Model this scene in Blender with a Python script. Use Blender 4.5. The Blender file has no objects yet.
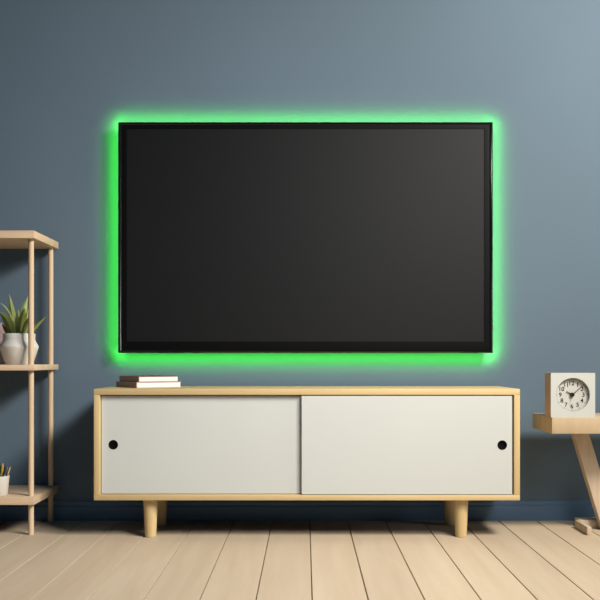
import bpy, bmesh, math, random
from mathutils import Vector, Matrix
random.seed(7)
S = bpy.context.scene
C = S.collection
R = math.radians
H = 0.711            # eye height
WALL = 4.0           # distance of the blue wall

# ------------------------------------------------------------- camera
cd = bpy.data.cameras.new('camera'); cam = bpy.data.objects.new('camera', cd); C.objects.link(cam)
cam.location = (0, 0, H); cam.rotation_euler = (R(90), 0, 0)
cd.sensor_width = 36; cd.lens = 54; cd.shift_x = -5/600; cd.shift_y = 60/600
S.camera = cam
# ------------------------------------------------------------- world
W = bpy.data.worlds.new('world'); S.world = W; W.use_nodes = True
W.node_tree.nodes['Background'].inputs[0].default_value = (0.35, 0.65, 1.0, 1)
W.node_tree.nodes['Background'].inputs[1].default_value = 0.085
# ------------------------------------------------------------- lights
def area(name, loc, target, size, energy, color):
    l = bpy.data.lights.new(name, 'AREA'); l.shape = 'DISK'; l.size = size; l.energy = energy; l.color = color
    o = bpy.data.objects.new(name, l); C.objects.link(o); o.location = loc
    o.rotation_euler = (Vector(target)-Vector(loc)).to_track_quat('-Z', 'Y').to_euler(); return o
area('key_light', (2.0, 1.95, 2.7), (0.2, 4.0, 0.7), 0.7, 106, (1.0, 0.95, 0.865))
fl = area('fill_light', (1.2, 1.6, 2.1), (-0.8, 3.5, 0.3), 0.8, 13.5, (0.98, 0.985, 1.0)); fl.data.spread = R(86)
area('side_light', (4.0, 2.7, 0.85), (1.2, 3.9, 0.3), 0.7, 17, (0.88, 0.96, 1.0))
vs = S.view_settings
S.cycles.diffuse_bounces = 1
vs.view_transform = 'Standard'; vs.look = 'None'; vs.exposure = 0.0; vs.gamma = 1.0; vs.use_curve_mapping = False

# ------------------------------------------------------------- materials
def lin(c): return tuple(((v/255/12.92) if v/255 <= .04045 else ((v/255+.055)/1.055)**2.4) for v in c)+(1,)
def mat(name, rgb, rough=.6, spec=.3, noise=0, nscale=30, emit=None, estr=0):
    m = bpy.data.materials.new(name); m.use_nodes = True; nt = m.node_tree; b = nt.nodes['Principled BSDF']
    col = lin(rgb); b.inputs['Base Color'].default_value = col
    b.inputs['Roughness'].default_value = rough; b.inputs['Specular IOR Level'].default_value = spec
    if noise:
        tc = nt.nodes.new('ShaderNodeTexCoord'); n = nt.nodes.new('ShaderNodeTexNoise'); n.inputs['Scale'].default_value = nscale
        n.inputs['Detail'].default_value = 4
        r = nt.nodes.new('ShaderNodeValToRGB')
        r.color_ramp.elements[0].position = .3; r.color_ramp.elements[1].position = .7
        r.color_ramp.elements[0].color = tuple(v*(1-noise) for v in col[:3])+(1,)
        r.color_ramp.elements[1].color = tuple(min(1, v*(1+noise)) for v in col[:3])+(1,)
        nt.links.new(tc.outputs['Object'], n.inputs['Vector']); nt.links.new(n.outputs['Fac'], r.inputs[0])
        nt.links.new(r.outputs[0], b.inputs['Base Color'])
    if emit:
        b.inputs['Emission Color'].default_value = emit; b.inputs['Emission Strength'].default_value = estr
    return m
def wood(name, a, c, scale, rough=.55, planks=None):
    """grain: noise stretched along the axis with the small scale"""
    m = bpy.data.materials.new(name); m.use_nodes = True; nt = m.node_tree; b = nt.nodes['Principled BSDF']
    N = nt.nodes.new; L = nt.links.new
    tc = N('ShaderNodeTexCoord'); mp = N('ShaderNodeMapping'); mp.inputs['Scale'].default_value = scale
    L(tc.outputs['Object'], mp.inputs['Vector'])
    vec = mp.outputs[0]
    if planks:
        off, w = planks
        sx = N('ShaderNodeSeparateXYZ'); L(tc.outputs['Object'], sx.inputs[0])
        s1 = N('ShaderNodeMath'); s1.operation = 'SUBTRACT'; s1.inputs[1].default_value = off; L(sx.outputs[0], s1.inputs[0])
        s2 = N('ShaderNodeMath'); s2.operation = 'DIVIDE'; s2.inputs[1].default_value = w; L(s1.outputs[0], s2.inputs[0])
        s3 = N('ShaderNodeMath'); s3.operation = 'FLOOR'; L(s2.outputs[0], s3.inputs[0])
        wn = N('ShaderNodeTexWhiteNoise'); wn.noise_dimensions = '1D'; L(s3.outputs[0], wn.inputs['W'])
        va = N('ShaderNodeVectorMath'); va.operation = 'MULTIPLY_ADD'; va.inputs[1].default_value = (40, 40, 40)
        L(wn.outputs['Color'], va.inputs[0]); L(mp.outputs[0], va.inputs[2]); vec = va.outputs[0]
    n = N('ShaderNodeTexNoise'); n.inputs['Scale'].default_value = 1; n.inputs['Detail'].default_value = 5; n.inputs['Roughness'].default_value = .6
    n.inputs['Distortion'].default_value = .4
    L(vec, n.inputs['Vector'])
    r = N('ShaderNodeValToRGB'); r.color_ramp.elements[0].position = .32; r.color_ramp.elements[1].position = .68
    r.color_ramp.elements[0].color = lin(a); r.color_ramp.elements[1].color = lin(c)
    L(n.outputs['Fac'], r.inputs[0]); out = r.outputs[0]
    if planks:
        hs = N('ShaderNodeHueSaturation'); mr = N('ShaderNodeMapRange'); mr.inputs['To Min'].default_value = .95; mr.inputs['To Max'].default_value = 1.05
        L(wn.outputs['Value'], mr.inputs['Value']); L(mr.outputs[0], hs.inputs['Value']); L(out, hs.inputs['Color']); out = hs.outputs[0]
    L(out, b.inputs['Base Color']); b.inputs['Roughness'].default_value = rough; b.inputs['Specular IOR Level'].default_value = .25
    bp = N('ShaderNodeBump'); bp.inputs['Strength'].default_value = .06; bp.inputs['Distance'].default_value = .002
    L(n.outputs['Fac'], bp.inputs['Height']); L(bp.outputs[0], b.inputs['Normal'])
    return m
SEAM0, PLANK = 0.021, 0.167
M = {}
M['wall'] = mat('blue_wall_paint', (104, 122, 136), .75, .2, .015, 3)
M['base'] = mat('blue_trim_paint', (100, 130, 158), .5, .4)
M['floor'] = wood('floor_oak', (208, 184, 154), (219, 197, 168), (14, 1.2, 1), .55, (SEAM0, PLANK))
M['oak_x'] = wood('oak_long_grain', (214, 184, 130), (226, 198, 146), (2.5, 60, 60))
M['oak_z'] = wood('oak_upright_grain', (214, 184, 130), (226, 198, 146), (60, 60, 2.5))
M['ash_x'] = wood('ash_long_grain', (216, 184, 148), (230, 202, 168), (3, 50, 50))
M['ash_z'] = wood('ash_upright_grain', (220, 188, 150), (232, 204, 170), (70, 70, 3))
M['pine_end'] = wood('pine_block', (204, 178, 140), (218, 194, 158), (18, 18, 2))
M['pine_z'] = wood('pine_upright', (212, 188, 160), (226, 204, 178), (40, 40, 3))
M['door'] = mat('door_paint', (212, 214, 208), .55, .25, .008, 4)
M['black'] = mat('black_plastic', (14, 14, 13), .6, .2)
M['bezel'] = mat('glossy_black', (7, 7, 7), .2, .7)
M['border'] = mat('screen_border_black', (8, 8, 8), .5, .12)
M['screen'] = mat('dark_screen', (7, 8, 10), .58, .34)
M['tvback'] = mat('tv_back_plastic', (16, 16, 16), .7, .2)
M['led'] = mat('green_led', (30, 120, 40), .5, .2, emit=(.05, 1, .12, 1), estr=.25)
M['ceramic'] = mat('white_ceramic', (232, 226, 214), .5, .35, .015, 18)
M['cup'] = mat('cream_plastic', (232, 226, 212), .45, .35)
M['pink'] = mat('pale_pink_ceramic', (206, 176, 172), .5, .3)
M['soil'] = mat('dark_soil', (48, 38, 28), .95, .1, .4, 120)
M['leaf1'] = mat('leaf_pale_green', (172, 184, 112), .45, .35, .18, 24)
M['leaf2'] = mat('leaf_green', (140, 152, 76), .45, .35, .2, 24)
M['leaf3'] = mat('leaf_dark_green', (92, 98, 44), .5, .3, .2, 24)
M['paper'] = mat('book_pages', (240, 234, 226), .8, .1, .02, 200)
M['brown'] = mat('brown_cloth_cover', (180, 158, 142), .7, .2, .05, 80)
M['redcov'] = mat('dark_red_cover', (128, 58, 58), .6, .25, .05, 80)
M['pinkcov'] = mat('pale_rose_cover', (206, 176, 172), .6, .25, .05, 80)
M['clock'] = mat('clock_white', (208, 209, 202), .5, .3)
M['clockside'] = mat('clock_case_rose_wood', (214, 176, 150), .55, .25)
M['dial'] = mat('clock_dial', (206, 205, 196), .6, .2)
M['ink'] = mat('clock_ink', (34, 30, 30), .6, .2)
M['thin'] = mat('alarm_hand_grey', (170, 160, 150), .5, .3)
M['yellow'] = mat('pencil_yellow', (222, 172, 50), .45, .3)
M['navy'] = mat('pen_navy', (30, 34, 60), .4, .4)
M['greenpen'] = mat('pen_green', (50, 104, 62), .4, .4)
M['rawwood'] = mat('pencil_wood', (206, 168, 124), .6, .2)
M['charcoal'] = mat('pen_black', (24, 24, 28), .4, .4)
M['greypen'] = mat('pen_grey', (120, 124, 134), .35, .4)

# ------------------------------------------------------------- mesh helpers
def box(bm, x0, x1, y0, y1, z0, z1, bev=0.0, seg=2, mx=None):
    t = bmesh.new(); bmesh.ops.create_cube(t, size=1)
    for v in t.verts:
        v.co = Vector((x0+(v.co.x+.5)*(x1-x0), y0+(v.co.y+.5)*(y1-y0), z0+(v.co.z+.5)*(z1-z0)))
    if bev: bmesh.ops.bevel(t, geom=list(t.edges), offset=bev, segments=seg, profile=.5, affect='EDGES')
    if mx is not None: bmesh.ops.transform(t, matrix=mx, verts=t.verts)
    join(bm, t)
def join(bm, t):
    me = bpy.data.meshes.new('tmp'); t.to_mesh(me); t.free(); bm.from_mesh(me); bpy.data.meshes.remove(me)
def lathe(bm, cx, cy, prof, seg=48, axis='Z'):
    """prof: (r, z) list; r=0 closes"""
    rings = []
    for r, z in prof:
        if r < 1e-6: rings.append([bm.verts.new((cx, cy, z))])
        else: rings.append([bm.verts.new((cx+r*math.cos(2*math.pi*k/seg), cy+r*math.sin(2*math.pi*k/seg), z)) for k in range(seg)])
    for a, b in zip(rings, rings[1:]):
        for k in range(seg):
            k2 = (k+1) % seg
            if len(a) == 1 and len(b) == 1: continue
            if len(a) == 1: bm.faces.new((a[0], b[k], b[k2]))
            elif len(b) == 1: bm.faces.new((a[k], b[0], a[k2]))
            else: bm.faces.new((a[k], b[k], b[k2], a[k2]))
def rod(bm, p0, p1, r0, r1=None, seg=20, cap=True):
    r1 = r0 if r1 is None else r1
    p0 = Vector(p0); p1 = Vector(p1); d = p1-p0
    t = bmesh.new(); L = d.length
    lathe(t, 0, 0, ([(0, 0)] if cap else [])+[(r0, 0), (r1, L)]+([(0, L)] if cap else []), seg)
    bmesh.ops.transform(t, matrix=Matrix.Translation(p0) @ d.to_track_quat('Z', 'Y').to_matrix().to_4x4(), verts=t.verts)
    join(bm, t)
def extrude_x(bm, prof, x0, x1):
    a = [bm.verts.new((x0, y, z)) for y, z in prof]; b = [bm.verts.new((x1, y, z)) for y, z in prof]
    n = len(prof)
    for k in range(n): bm.faces.new((a[k], a[(k+1) % n], b[(k+1) % n], b[k]))
    bm.faces.new(a[::-1]); bm.faces.new(b)
ORG = {}
def obj(name, bm, m, parent=None, smooth=False, origin=None):
    o0 = ORG[parent.name] if parent else Vector(origin or (0, 0, 0))
    bmesh.ops.recalc_face_normals(bm, faces=bm.faces)
    for v in bm.verts: v.co -= o0
    me = bpy.data.meshes.new(name); bm.to_mesh(me); bm.free(); me.materials.append(m)
    if smooth:
        for p in me.polygons: p.use_smooth = True
        try: me.set_sharp_from_angle(angle=R(40))
        except Exception: pass
    o = bpy.data.objects.new(name, me); C.objects.link(o)
    if parent: o.parent = parent
    else: o.location = o0
    ORG[o.name] = o0
    return o
def tag(o, label, cat, group=None):
    o['label'] = label; o['category'] = cat
    if group: o['group'] = group
    return o
def thing(name, label, cat, loc, group=None):
    o = bpy.data.objects.new(name, None); C.objects.link(o); o.location = loc; o.empty_display_size = .05
    ORG[o.name] = Vector(loc); return tag(o, label, cat, group)
def B(): return bmesh.new()
def boxo(name, dims, m, parent, bev=.0015, label=None):
    b = B(); box(b, *dims, bev=bev); o = obj(name, b, m, parent, smooth=True)
    if label: o['label'] = label
    return o
def struct(name, bm, m, smooth=False):
    o = obj(name, bm, m, None, smooth); o['kind'] = 'structure'; return o

# ------------------------------------------------------------- setting
b = B(); box(b, -4.2, 4.2, WALL, WALL+.12, -.02, 3.6); struct('wall_back', b, M['wall'])
b = B()                                    # planked floor with V grooves between the boards
g, gd = .0026, .010
y0, y1 = -.6, WALL
k0, k1 = -26, 26
for k in range(k0, k1):
    xa = SEAM0+k*PLANK; xb = xa+PLANK
    pts = [(xa, -gd), (xa+g, 0), (xb-g, 0), (xb, -gd)]
    vs_ = [[b.verts.new((x, y, z)) for x, z in pts] for y in (y0, y1)]
    for i in range(3): b.faces.new((vs_[0][i], vs_[0][i+1], vs_[1][i+1], vs_[1][i]))
bmesh.ops.remove_doubles(b, verts=b.verts, dist=1e-5)
xa = SEAM0+k0*PLANK; xb = SEAM0+k1*PLANK
q = [b.verts.new((x, y, -.04)) for x, y in ((xa, y0), (xb, y0), (xb, y1), (xa, y1))]; b.faces.new(q[::-1])
struct('floor', b, M['floor'])
b = B()
extrude_x(b, [(WALL, 0), (WALL-.016, 0), (WALL-.016, .060), (WALL-.0145, .063), (WALL-.009, .0655), (WALL-.009, .080), (WALL-.0075, .0835), (WALL-.002, .089), (WALL, .089)], -4.2, 4.2)
struct('baseboard_back', b, M['base'])

# ------------------------------------------------------------- television
TX0, TX1, TZ0, TZ1, TF = -.8178, .8218, .7420, 1.7520, 3.941
tv = thing('television', 'large flat black television on blue wall with green light glowing behind it', 'television', ((TX0+TX1)/2, WALL, (TZ0+TZ1)/2))
b = B(); box(b, TX0+.055, TX1-.055, TF+.004, TF+.030, TZ0+.055, TZ1-.055, .004); obj('back_cover', b, M['tvback'], tv, True)
b = B(); box(b, -.35, .35, TF+.030, WALL, 1.02, 1.46, .004); obj('wall_mount', b, M['tvback'], tv, True)
def ring(bm, x0, x1, z0, z1, w, ya, yb, bev):
    """rectangular frame, w = width (left,right,bottom,top), mitred, slightly rounded front"""
    l, r, bt, tp = w
    prof = [(0, yb), (0, ya+bev), (.25, ya+bev*.3), (.5, ya), (.8, ya+bev*.3), (1, ya+bev), (1, yb)]
    rows = []
    for f, y in prof:
        rows.append([bm.verts.new(p) for p in ((x0+l*f, y, z0+bt*f), (x1-r*f, y, z0+bt*f), (x1-r*f, y, z1-tp*f), (x0+l*f, y, z1-tp*f))])
    n = len(rows)
    for i in range(n):
        a, c = rows[i], rows[(i+1) % n]
        for k in range(4): bm.faces.new((a[k], a[(k+1) % 4], c[(k+1) % 4], c[k]))
b = B(); ring(b, TX0, TX1, TZ0, TZ1, (.014, .014, .012, .012), TF-.006, TF+.004, .005); obj('bezel', b, M['bezel'], tv, True)
b = B(); ring(b, TX0+.014, TX1-.014, TZ0+.012, TZ1-.012, (.024, .024, .038, .018), TF-.0015, TF+.004, .0004); obj('screen_border', b, M['border'], tv)
b = B(); box(b, TX0+.036, TX1-.036, TF, TF+.004, TZ0+.048, TZ1-.027); obj('screen', b, M['screen'], tv)
# led strip round the back edge: tilted channel, lamps shine outward on to the wall
LEDP = 0.70
LU, LH, LW, LP = -.016, .041, .034, .85
def strip(axis):   # returns (centre, outward dir, along, length)
    cx, cz = (TX0+TX1)/2, (TZ0+TZ1)/2; w, h = TX1-TX0, TZ1-TZ0
    return {'l': (Vector((TX0-LU, WALL-LH, cz)), Vector((-1, 0, 0)), h-.036), 'r': (Vector((TX1+LU, WALL-LH, cz)), Vector((1, 0, 0)), h-.036),
            'b': (Vector((cx, WALL-LH, TZ0-LU)), Vector((0, 0, -1)), w-.036), 't': (Vector((cx, WALL-LH, TZ1+LU)), Vector((0, 0, 1)), w-.036)}[axis]
for ax in 'lrbt':
    c, out, ln = strip(ax)
    nrm = out*math.sin(LP)+Vector((0, 1, 0))*math.cos(LP)
    along = nrm.cross(out.cross(nrm)).normalized() if False else out.cross(Vector((0, 1, 0))).normalized()
    wd = along.cross(nrm).normalized()
    mx = Matrix((( along.x, wd.x, nrm.x, c.x), (along.y, wd.y, nrm.y, c.y), (along.z, wd.z, nrm.z, c.z), (0, 0, 0, 1)))
    b = B(); box(b, -ln/2, ln/2, -LW/2, LW/2, -.005, -.002, mx=mx)
    st = obj('led_strip', b, M['led'], tv); st['label'] = 'green glowing light strip'
    l = bpy.data.lights.new('led_lamp', 'AREA'); l.shape = 'RECTANGLE'; l.size = ln; l.size_y = LW; l.spread = .92
    l.color = (.085, 1.0, .085); l.energy = LEDP*ln*(.85 if ax in 'rt' else 1.0)
    lo = bpy.data.objects.new('led_lamp', l); C.objects.link(lo); lo.parent = st
    m2 = Matrix(((-along.x, wd.x, -nrm.x, c.x), (-along.y, wd.y, -nrm.y, c.y), (-along.z, wd.z, -nrm.z, c.z), (0, 0, 0, 1)))
    lo.matrix_local = Matrix.Translation(-ORG[tv.name]) @ m2

for sx, sz in ((-1, -1), (1, -1), (1, 1), (-1, 1)):          # the strip bends round each corner
    for an in (9, 27, 45, 63, 81):
        out = Vector((sx*math.cos(R(an)), 0, sz*math.sin(R(an))))
        c = Vector((TX0+.018 if sx < 0 else TX1-.018, WALL-LH, TZ0+.018 if sz < 0 else TZ1-.018))
        nrm = out*math.sin(LP)+Vector((0, 1, 0))*math.cos(LP)
        along = out.cross(Vector((0, 1, 0))).normalized(); wd = along.cross(nrm).normalized()
        l = bpy.data.lights.new('led_lamp', 'AREA'); l.shape = 'RECTANGLE'; l.size = .012; l.size_y = LW; l.spread = .92
        l.color = (.085, 1.0, .085); l.energy = LEDP*.020
        lo = bpy.data.objects.new('led_lamp', l); C.objects.link(lo); lo.parent = st
        lo.matrix_local = Matrix.Translation(-ORG[tv.name]) @ Matrix(((-along.x, wd.x, -nrm.x, c.x), (-along.y, wd.y, -nrm.y, c.y), (-along.z, wd.z, -nrm.z, c.z), (0, 0, 0, 1)))

# ------------------------------------------------------------- sideboard
X0, X1, F, K = -.838, .853, 3.570, 3.975
Z0, Z1, T = .154, .596, .0235
sb = thing('sideboard', 'long low wooden sideboard with two white sliding doors below television', 'sideboard', (0, (F+K)/2, 0))
boxo('top_panel', (X0, X1, F, K, Z1-T, Z1), M['oak_x'], sb)
boxo('bottom_panel', (X0, X1, F, K, Z0, Z0+T-.002), M['oak_x'], sb)
for xa in (X0, X1-T): boxo('side_panel', (xa, xa+T, F, K, Z0+T-.002, Z1-T), M['oak_z'], sb)
boxo('back_panel', (X0+T, X1-T, K-.008, K-.002, Z0+T-.002, Z1-T), M['oak_x'], sb, 0)
def door(x0, x1, ya, yb, z0, z1, hx, hz, hr):
    b = B(); seg = 40
    ow = [b.verts.new(p) for p in ((x0, ya, z0), (x1, ya, z0), (x1, ya, z1), (x0, ya, z1))]
    iw = [b.verts.new((hx+hr*math.cos(2*math.pi*k/seg), ya, hz+hr*math.sin(2*math.pi*k/seg))) for k in range(seg)]
    ed = [b.edges.new((ow[k], ow[(k+1) % 4])) for k in range(4)]+[b.edges.new((iw[k], iw[(k+1) % seg])) for k in range(seg)]
    r = bmesh.ops.triangle_fill(b, edges=ed, use_beauty=True)
    fs = [f for f in b.faces if (f.calc_center_median()-Vector((hx, ya, hz))).length > 1e-6]
    kill = [f for f in b.faces if all((v.co-Vector((hx, ya, hz))).length < hr*1.01 for v in f.verts)]
    if kill: bmesh.ops.delete(b, geom=kill, context='FACES_ONLY')
    ex = bmesh.ops.extrude_face_region(b, geom=list(b.faces))
    for v in [e for e in ex['geom'] if isinstance(e, bmesh.types.BMVert)]: v.co.y += yb-ya
    d = obj('door', b, M['door'], sb)
    b = B()                                                     # black finger cup set in the hole
    t = bmesh.new()
    lathe(t, 0, 0, [(hr*.999, -.0006), (hr*.90, -.0006), (hr*.86, .002), (hr*.86, .0115), (0, .0115)], seg)
    bmesh.ops.transform(t, matrix=Matrix.Translation((hx, ya, hz)) @ Matrix.Rotation(R(-90), 4, 'X'), verts=t.verts); join(b, t)
    h = obj('finger_hole', b, M['black'], d, True); h['label'] = 'round black finger hole'
zd0, zd1 = Z0+T+.0005, Z1-T-.004
door(X0+T+.003, .02, 3.589, 3.603, zd0, zd1, -.7645, .373, .0190)
door(-.013, X1-T-.007, 3.573, 3.586, zd0, zd1, .783, .373, .0190)
for lx in (-.622, .628):
    for ly in (3.625, 3.885):
        b = B(); lathe(b, lx, ly, [(0, 0), (.0205, 0), (.0225, .002), (.0295, Z0-.002), (.0295, Z0), (0, Z0)], 40)
        obj('leg', b, M['oak_z'], sb, True)

# ------------------------------------------------------------- books
def book(near, th, a, bl, z0, h, cover, m_cov, m_spine, label):
    """near = corner nearest the camera; page face runs right, spine runs back-left"""
    mx = Matrix.Translation((near[0], near[1], z0)) @ Matrix.Rotation(th, 4, 'Z')
    t = thing('book', label, 'book', (near[0], near[1], z0), 'books on the sideboard')
    c = .0022
    b = B(); box(b, 0, a, 0, bl, 0, c, .0004, mx=mx); box(b, 0, a, 0, bl, h-c, h, .0004, mx=mx); obj('cover', b, m_cov, t)
    b = B(); box(b, -.001, .0025, 0, bl, 0, h, .0008, mx=mx); obj('spine', b, m_spine, t)
    b = B(); box(b, .0025, a-.003, .0015, bl-.003, c, h-c, mx=mx); obj('pages', b, M['paper'], t)
book((-.690, 3.690), R(34), .201, .216, Z1, .0235, .002, M['pinkcov'], M['brown'], 'lower, slightly larger book lying flat on the sideboard with brown spine')
book((-.683, 3.702), R(34), .179, .206, Z1+.0236, .0240, .002, M['redcov'], M['brown'], 'upper book with dark red cover resting on another book on sideboard')

# ------------------------------------------------------------- shelf rack
SX0, SX1, SF, SK = -1.86, -1.090, 3.62, 3.98
sh = thing('shelf_rack', 'open pale wooden shelf rack with thin round posts by the blue wall', 'shelf', ((SX0+SX1)/2, (SF+SK)/2, 0))
LV = ((1.202, 1.232), (.669, .692), (.128, .158))
for za, zb in LV: boxo('shelf_board', (SX0, SX1, SF, SK, za, zb), M['ash_x'], sh, .0007)
for px_ in (SX0+.026, SX1-.026):
    for py in (SF+.047, SK-.030):
        b = B()
        for za, zb in ((0, .128), (.158, .669), (.692, 1.202)): rod(b, (px_, py, za), (px_, py, zb), .0112, seg=24)
        obj('post', b, M['ash_z'], sh, True)

# ------------------------------------------------------------- potted plant
PX, PY, PZ = -1.1925, 3.755, .692
pp = thing('potted_plant', 'spiky green plant in white angular pot on the wooden shelf', 'plant', (PX, PY, PZ))
b = B(); lathe(b, PX, PY, [(0, PZ), (.053, PZ), (.056, PZ+.003), (.078, PZ+.070), (.079, PZ+.075), (.077, PZ+.079), (.0655, PZ+.100), (.0645, PZ+.106), (.0650, PZ+.127), (.0635, PZ+.129), (.0610, PZ+.128), (.0600, PZ+.108), (0, PZ+.108)], 56)
obj('pot', b, M['ceramic'], pp, True)
b = B(); lathe(b, PX, PY, [(0, PZ+.1085), (.0595, PZ+.1085), (.058, PZ+.113), (.03, PZ+.117), (0, PZ+.118)], 40); obj('soil', b, M['soil'], pp, True)
def leaf(base, mid, tip, w, m, n=12, depth=.25):
    p0, p1, p2 = (Vector(v) for v in (base, mid, tip))
    b = B(); rows = []
    for i in range(n+1):
        t = i/n; c = p0*(1-t)**2+p1*2*t*(1-t)+p2*t*t
        tg = ((p1-p0)*(1-t)+(p2-p1)*t).normalized()
        side = tg.cross(Vector((0, 1, 0)));
        if side.length < .1: side = Vector((1, 0, 0))
        side.normalize(); nor = side.cross(tg).normalized()
        ww = w*(.55+.45*math.sin(min(1, t/.45)*math.pi/2))*(1-max(0, (t-.4)/.6)**1.7)+.0004
        th = .10*ww+.0006
        rows.append([b.verts.new(c+side*ww+nor*ww*depth), b.verts.new(c+nor*-th), b.verts.new(c-side*ww+nor*ww*depth), b.verts.new(c+nor*th*1.2)])
    for a, d in zip(rows, rows[1:]):
        for k in range(4): b.faces.new((a[k], a[(k+1) % 4], d[(k+1) % 4], d[k]))
    b.faces.new(rows[0]); b.faces.new(rows[-1][::-1])
    obj('leaf', b, m, pp, True)
def P(px, py, D): return Vector(((px-305)*D/900, D, H-(py-360)*D/900))
D0 = PY
for (bx, by, bd), (mx_, my, md), (tx, ty, td), w, mm in (
    ((15, 333, .00), (12, 312, .00), (9, 294, .00), .0115, 'leaf1'),
    ((20, 333, .01), (21, 313, .02), (28, 296, .03), .0135, 'leaf1'),
    ((18, 333, -.02), (17, 320, -.03), (18, 309, -.03), .0105, 'leaf1'),
    ((20, 333, -.03), (21, 318, -.045), (25, 308, -.05), .0125, 'leaf2'),
    ((15, 333, -.02), (12, 311, -.03), (0.5, 303, -.04), .0045, 'leaf1'),
    ((12, 333, -.03), (9, 318, -.05), (-1, 312, -.07), .0150, 'leaf3'),
    ((11, 333, -.01), (6, 331, -.02), (2, 324, -.03), .0075, 'leaf3'),
    ((27, 333, .00), (33, 329, .00), (46.5, 316, .00), .0065, 'leaf2'),
    ((24, 333, .00), (27, 318, -.01), (28, 309, -.01), .0090, 'leaf1'),
    ((23, 333, .03), (29, 316, .05), (33, 306, .06), .0100, 'leaf2'),
    ((16, 333, .03), (14, 316, .05), (12, 306, .07), .0100, 'leaf3'),
    ((22, 333, -.035), (26, 322, -.06), (29, 318, -.08), .0080, 'leaf2')):
    leaf(P(bx, by+3, D0+bd), P(mx_, my, D0+md), P(tx, ty, D0+td), w*1.22, M[mm])
# pale pink vase mostly outside the frame
b = B(); vx, vy = -1.333, 3.90
lathe(b, vx, vy, [(0, PZ), (.030, PZ), (.034, PZ+.003), (.052, PZ+.060), (.056, PZ+.100), (.050, PZ+.135), (.030, PZ+.158), (.020, PZ+.168), (.022, PZ+.180), (.018, PZ+.180), (.016, PZ+.168), (.026, PZ+.155), (0, PZ+.14)], 40)
tag(obj('vase', b, M['pink'], None, True, (vx, vy, PZ)), 'small pale pink vase behind white plant pot at the left edge', 'vase')

# ------------------------------------------------------------- pencil cup
UX, UY, UZ = -1.254, 3.685, .158
cu = thing('pencil_cup', 'small cream cup holding pencils on the lowest wooden shelf', 'cup', (UX, UY, UZ))
b = B(); lathe(b, UX, UY, [(0, UZ), (.033, UZ), (.0355, UZ+.003), (.0425, UZ+.079), (.0418, UZ+.080), (.0405, UZ+.079), (.0335, UZ+.004), (0, UZ+.004)], 48)
obj('cup_body', b, M['cup'], cu, True)
def pencil(name, cat, label, bx, by, top, r, m_body, m_tip, m_end):
    base = Vector((UX+bx, UY+by, UZ+.0045+r*.5)); tp = Vector((UX+top[0], UY+top[1], UZ+top[2]))
    d = (tp-base); u = d.normalized(); L = d.length
    t = thing(name, label, cat, base, 'pencils and pens in the cup')
    b = B(); rod(b, base, base+u*(L-.016), r, seg=8); obj('barrel', b, m_body, t)
    b = B(); rod(b, base+u*(L-.016), base+u*(L-.004), r, r*.3, seg=8); obj('tip_cone', b, m_tip, t)
    b = B(); rod(b, base+u*(L-.004), base+u*L, r*.3, r*.08, seg=8); obj('point', b, m_end, t)
pencil('pencil', 'pencil', 'yellow pencil standing in the cream cup', .004, .010, (.012, .016, .134), .0042, M['yellow'], M['rawwood'], M['charcoal'])
pencil('pencil', 'pencil', 'plain wooden pencil leaning to the right in the cream cup', .014, -.006, (.047, .006, .120), .0033, M['rawwood'], M['rawwood'], M['charcoal'])
pencil('pen', 'pen', 'dark navy pen between yellow pencil and grey pen in cup', .008, -.012, (.022, .020, .124), .0036, M['navy'], M['navy'], M['charcoal'])
pencil('pen', 'pen', 'grey pen right of the navy pen in the cream cup', .016, .008, (.033, .012, .120), .0030, M['greypen'], M['greypen'], M['charcoal'])
pencil('pen', 'pen', 'green pen at the left edge of the picture in cup', -.008, .012, (-.001, .024, .130), .0040, M['greenpen'], M['greenpen'], M['charcoal'])
pencil('pen', 'pen', 'black pen leaning left in the cream cup', -.014, -.006, (-.028, .008, .128), .0036, M['charcoal'], M['charcoal'], M['greypen'])

# ------------------------------------------------------------- side table
GX0, GX1, GF, GK = .988, 1.612, 3.60, 3.91
st = thing('side_table', 'small wooden side table with slanted plank legs holding a clock', 'table', ((GX0+GX1)/2, (GF+GK)/2, 0))
boxo('tabletop', (GX0, GX1, GF, GK, .416, .481), M['pine_end'], st, .0015)
def plank(p0, p1, w, ya, yb):
    """slanted board: p0 (x,z) lower-centre, p1 upper-centre, w = horizontal width"""
    b = B()
    pts = [(p0[0]-w/2, p0[1]), (p0[0]+w/2, p0[1]), (p1[0]+w/2, p1[1]), (p1[0]-w/2, p1[1])]
    a = [b.verts.new((x, ya, z)) for x, z in pts]; c = [b.verts.new((x, yb, z)) for x, z in pts]
    for k in range(4): b.faces.new((a[k], a[(k+1) % 4], c[(k+1) % 4], c[k]))
    b.faces.new(a[::-1]); b.faces.new(c)
    bmesh.ops.bevel(b, geom=list(b.edges), offset=.0015, segments=2, affect='EDGES')
    obj('leg', b, M['pine_z'], st, True)
cxg = (GX0+GX1)/2
plank((1.274, .0), (1.149, .416), .066, 3.755, 3.800)
plank((2*cxg-1.274, .0), (2*cxg-1.149, .416), .066, 3.7555, 3.7995)
for xr in (1.143, 2*cxg-1.143-.018):
    boxo('foot_rail', (xr, xr+.018, 3.645, 3.81, 0, .034), M['pine_z'], st)
boxo('cross_rail', (1.161, 2*cxg-1.161, 3.800, 3.880, .0, .034), M['pine_z'], st)

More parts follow.
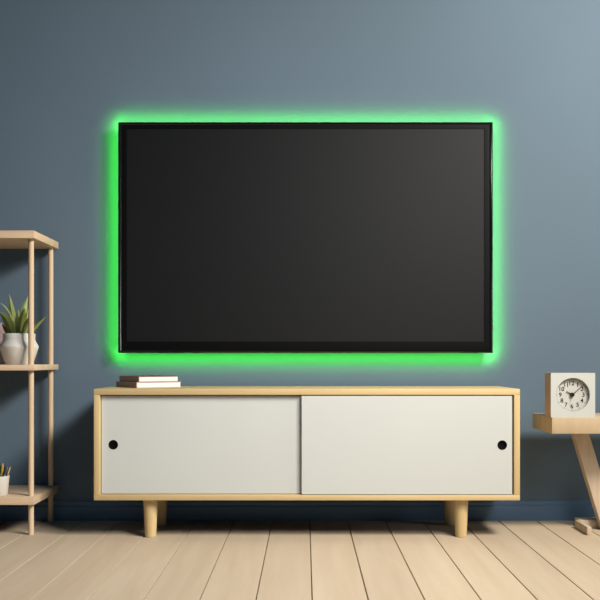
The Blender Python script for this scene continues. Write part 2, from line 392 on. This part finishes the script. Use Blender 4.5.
# ------------------------------------------------------------- clock
KX0, KX1, KF, KB, KZ0, KZ1 = .9855, 1.1635, 3.608, 3.700, .481, .659
ck = thing('table_clock', 'white square alarm clock with round dial on the side table', 'clock', ((KX0+KX1)/2, (KF+KB)/2, KZ0))
dx, dz, dr = 1.0745, .5712, .068
b = B(); seg = 64
ow = [b.verts.new(p) for p in ((KX0, KF, KZ0), (KX1, KF, KZ0), (KX1, KF, KZ1), (KX0, KF, KZ1))]
iw = [b.verts.new((dx+dr*math.cos(2*math.pi*k/seg), KF, dz+dr*math.sin(2*math.pi*k/seg))) for k in range(seg)]
ed = [b.edges.new((ow[k], ow[(k+1) % 4])) for k in range(4)]+[b.edges.new((iw[k], iw[(k+1) % seg])) for k in range(seg)]
bmesh.ops.triangle_fill(b, edges=ed, use_beauty=True)
kill = [f for f in b.faces if all((v.co-Vector((dx, KF, dz))).length < dr*1.01 for v in f.verts)]
if kill: bmesh.ops.delete(b, geom=kill, context='FACES_ONLY')
rec = .018
iw2 = [b.verts.new((v.co.x, KF+rec, v.co.z)) for v in iw]
for k in range(seg): b.faces.new((iw[k], iw[(k+1) % seg], iw2[(k+1) % seg], iw2[k]))
ob = [b.verts.new((v.co.x, KF+rec, v.co.z)) for v in ow]
for k in range(4): b.faces.new((ow[k], ob[k], ob[(k+1) % 4], ow[(k+1) % 4]))
for v in ob: v.co.y = KF+.004
r_ = [v for v in iw2]
fp = obj('front_panel', b, M['clock'], ck); fp['label'] = 'white square front panel'
b = B()                                                     # case behind the front, with a round well for the dial
box(b, KX0+.0004, KX1-.0004, KF+rec+.0005, KB, KZ0, KZ1-.0004, .0006)
for q_ in ((KX0+.0004, KX0+.006, KZ0, KZ1-.0004), (KX1-.006, KX1-.0004, KZ0, KZ1-.0004)): box(b, q_[0], q_[1], KF+.004, KF+rec+.001, q_[2], q_[3])
for q_ in ((KZ0, KZ0+.006), (KZ1-.006, KZ1-.0004)): box(b, KX0+.0004, KX1-.0004, KF+.004, KF+rec+.001, q_[0], q_[1])
cs = obj('case', b, M['clockside'], ck); cs['label'] = 'rosy wood coloured clock body'
def disc_y(bm, x, z, r, ya, yb, seg=48):
    rod(bm, (x, ya, z), (x, yb, z), r, seg=seg)
DF = KF+rec-.002
b = B(); disc_y(b, dx, dz, dr-.0005, DF, DF+.0018, 64); dial = obj('dial', b, M['dial'], ck, True)
def numeral(txt, x, z, size):
    cu_ = bpy.data.curves.new('numeral', 'FONT'); cu_.body = txt; cu_.size = size; cu_.align_x = 'CENTER'; cu_.align_y = 'CENTER'; cu_.extrude = .0003; cu_.offset = .0004
    t = bpy.data.objects.new('tmp', cu_); C.objects.link(t)
    dg = bpy.context.evaluated_depsgraph_get(); me = bpy.data.meshes.new_from_object(t.evaluated_get(dg))
    bpy.data.objects.remove(t); bpy.data.curves.remove(cu_)
    b = B(); b.from_mesh(me); bpy.data.meshes.remove(me)
    ctr = sum((v.co for v in b.verts), Vector())/len(b.verts)
    xs = [v.co.x for v in b.verts]; ys = [v.co.y for v in b.verts]; cx_, cy_ = (min(xs)+max(xs))/2, (min(ys)+max(ys))/2
    for v in b.verts: v.co = Vector((x+v.co.x-cx_, DF-.0003-v.co.z, z+v.co.y-cy_))
    obj('numeral', b, M['ink'], dial)
for h in range(1, 13):
    a = 2*math.pi*h/12; numeral(str(h), dx+.0465*math.sin(a), dz+.0465*math.cos(a), .0240)
b = B()
for k in range(60):
    a = 2*math.pi*k/60; r0, r1, w = (.0600, .0645, .0013) if k % 5 == 0 else (.0618, .0640, .0007)
    u = Vector((math.sin(a), 0, math.cos(a))); v = Vector((u.z, 0, -u.x)); c = Vector((dx, DF-.0004, dz))
    q = [b.verts.new(c+u*r0-v*w), b.verts.new(c+u*r0+v*w), b.verts.new(c+u*r1+v*w), b.verts.new(c+u*r1-v*w)]; b.faces.new(q)
mk = obj('minute_marks', b, M['ink'], dial)
def hand(name, ang, r0, r1, w0, w1, y, m):
    a = R(ang); u = Vector((math.sin(a), 0, math.cos(a))); v = Vector((u.z, 0, -u.x)); c = Vector((dx, y, dz)); b = B()
    f = [b.verts.new(c+u*r0-v*w0), b.verts.new(c+u*r0+v*w0), b.verts.new(c+u*r1+v*w1), b.verts.new(c+u*r1-v*w1)]
    g_ = [b.verts.new(p.co+Vector((0, .001, 0))) for p in f]
    for k in range(4): b.faces.new((f[k], f[(k+1) % 4], g_[(k+1) % 4], g_[k]))
    b.faces.new(f); b.faces.new(g_); obj(name, b, m, ck)
hand('alarm_hand', 192, -.004, .044, .0005, .0004, DF-.0022, M['thin'])
hand('hour_hand', 301, -.004, .027, .0022, .0014, DF-.0040, M['ink'])
hand('minute_hand', 49, -.005, .063, .0014, .0007, DF-.0058, M['ink'])
b = B(); disc_y(b, dx, dz, .0085, DF-.0085, DF-.0001, 32); obj('hand_hub', b, M['ink'], ck, True)
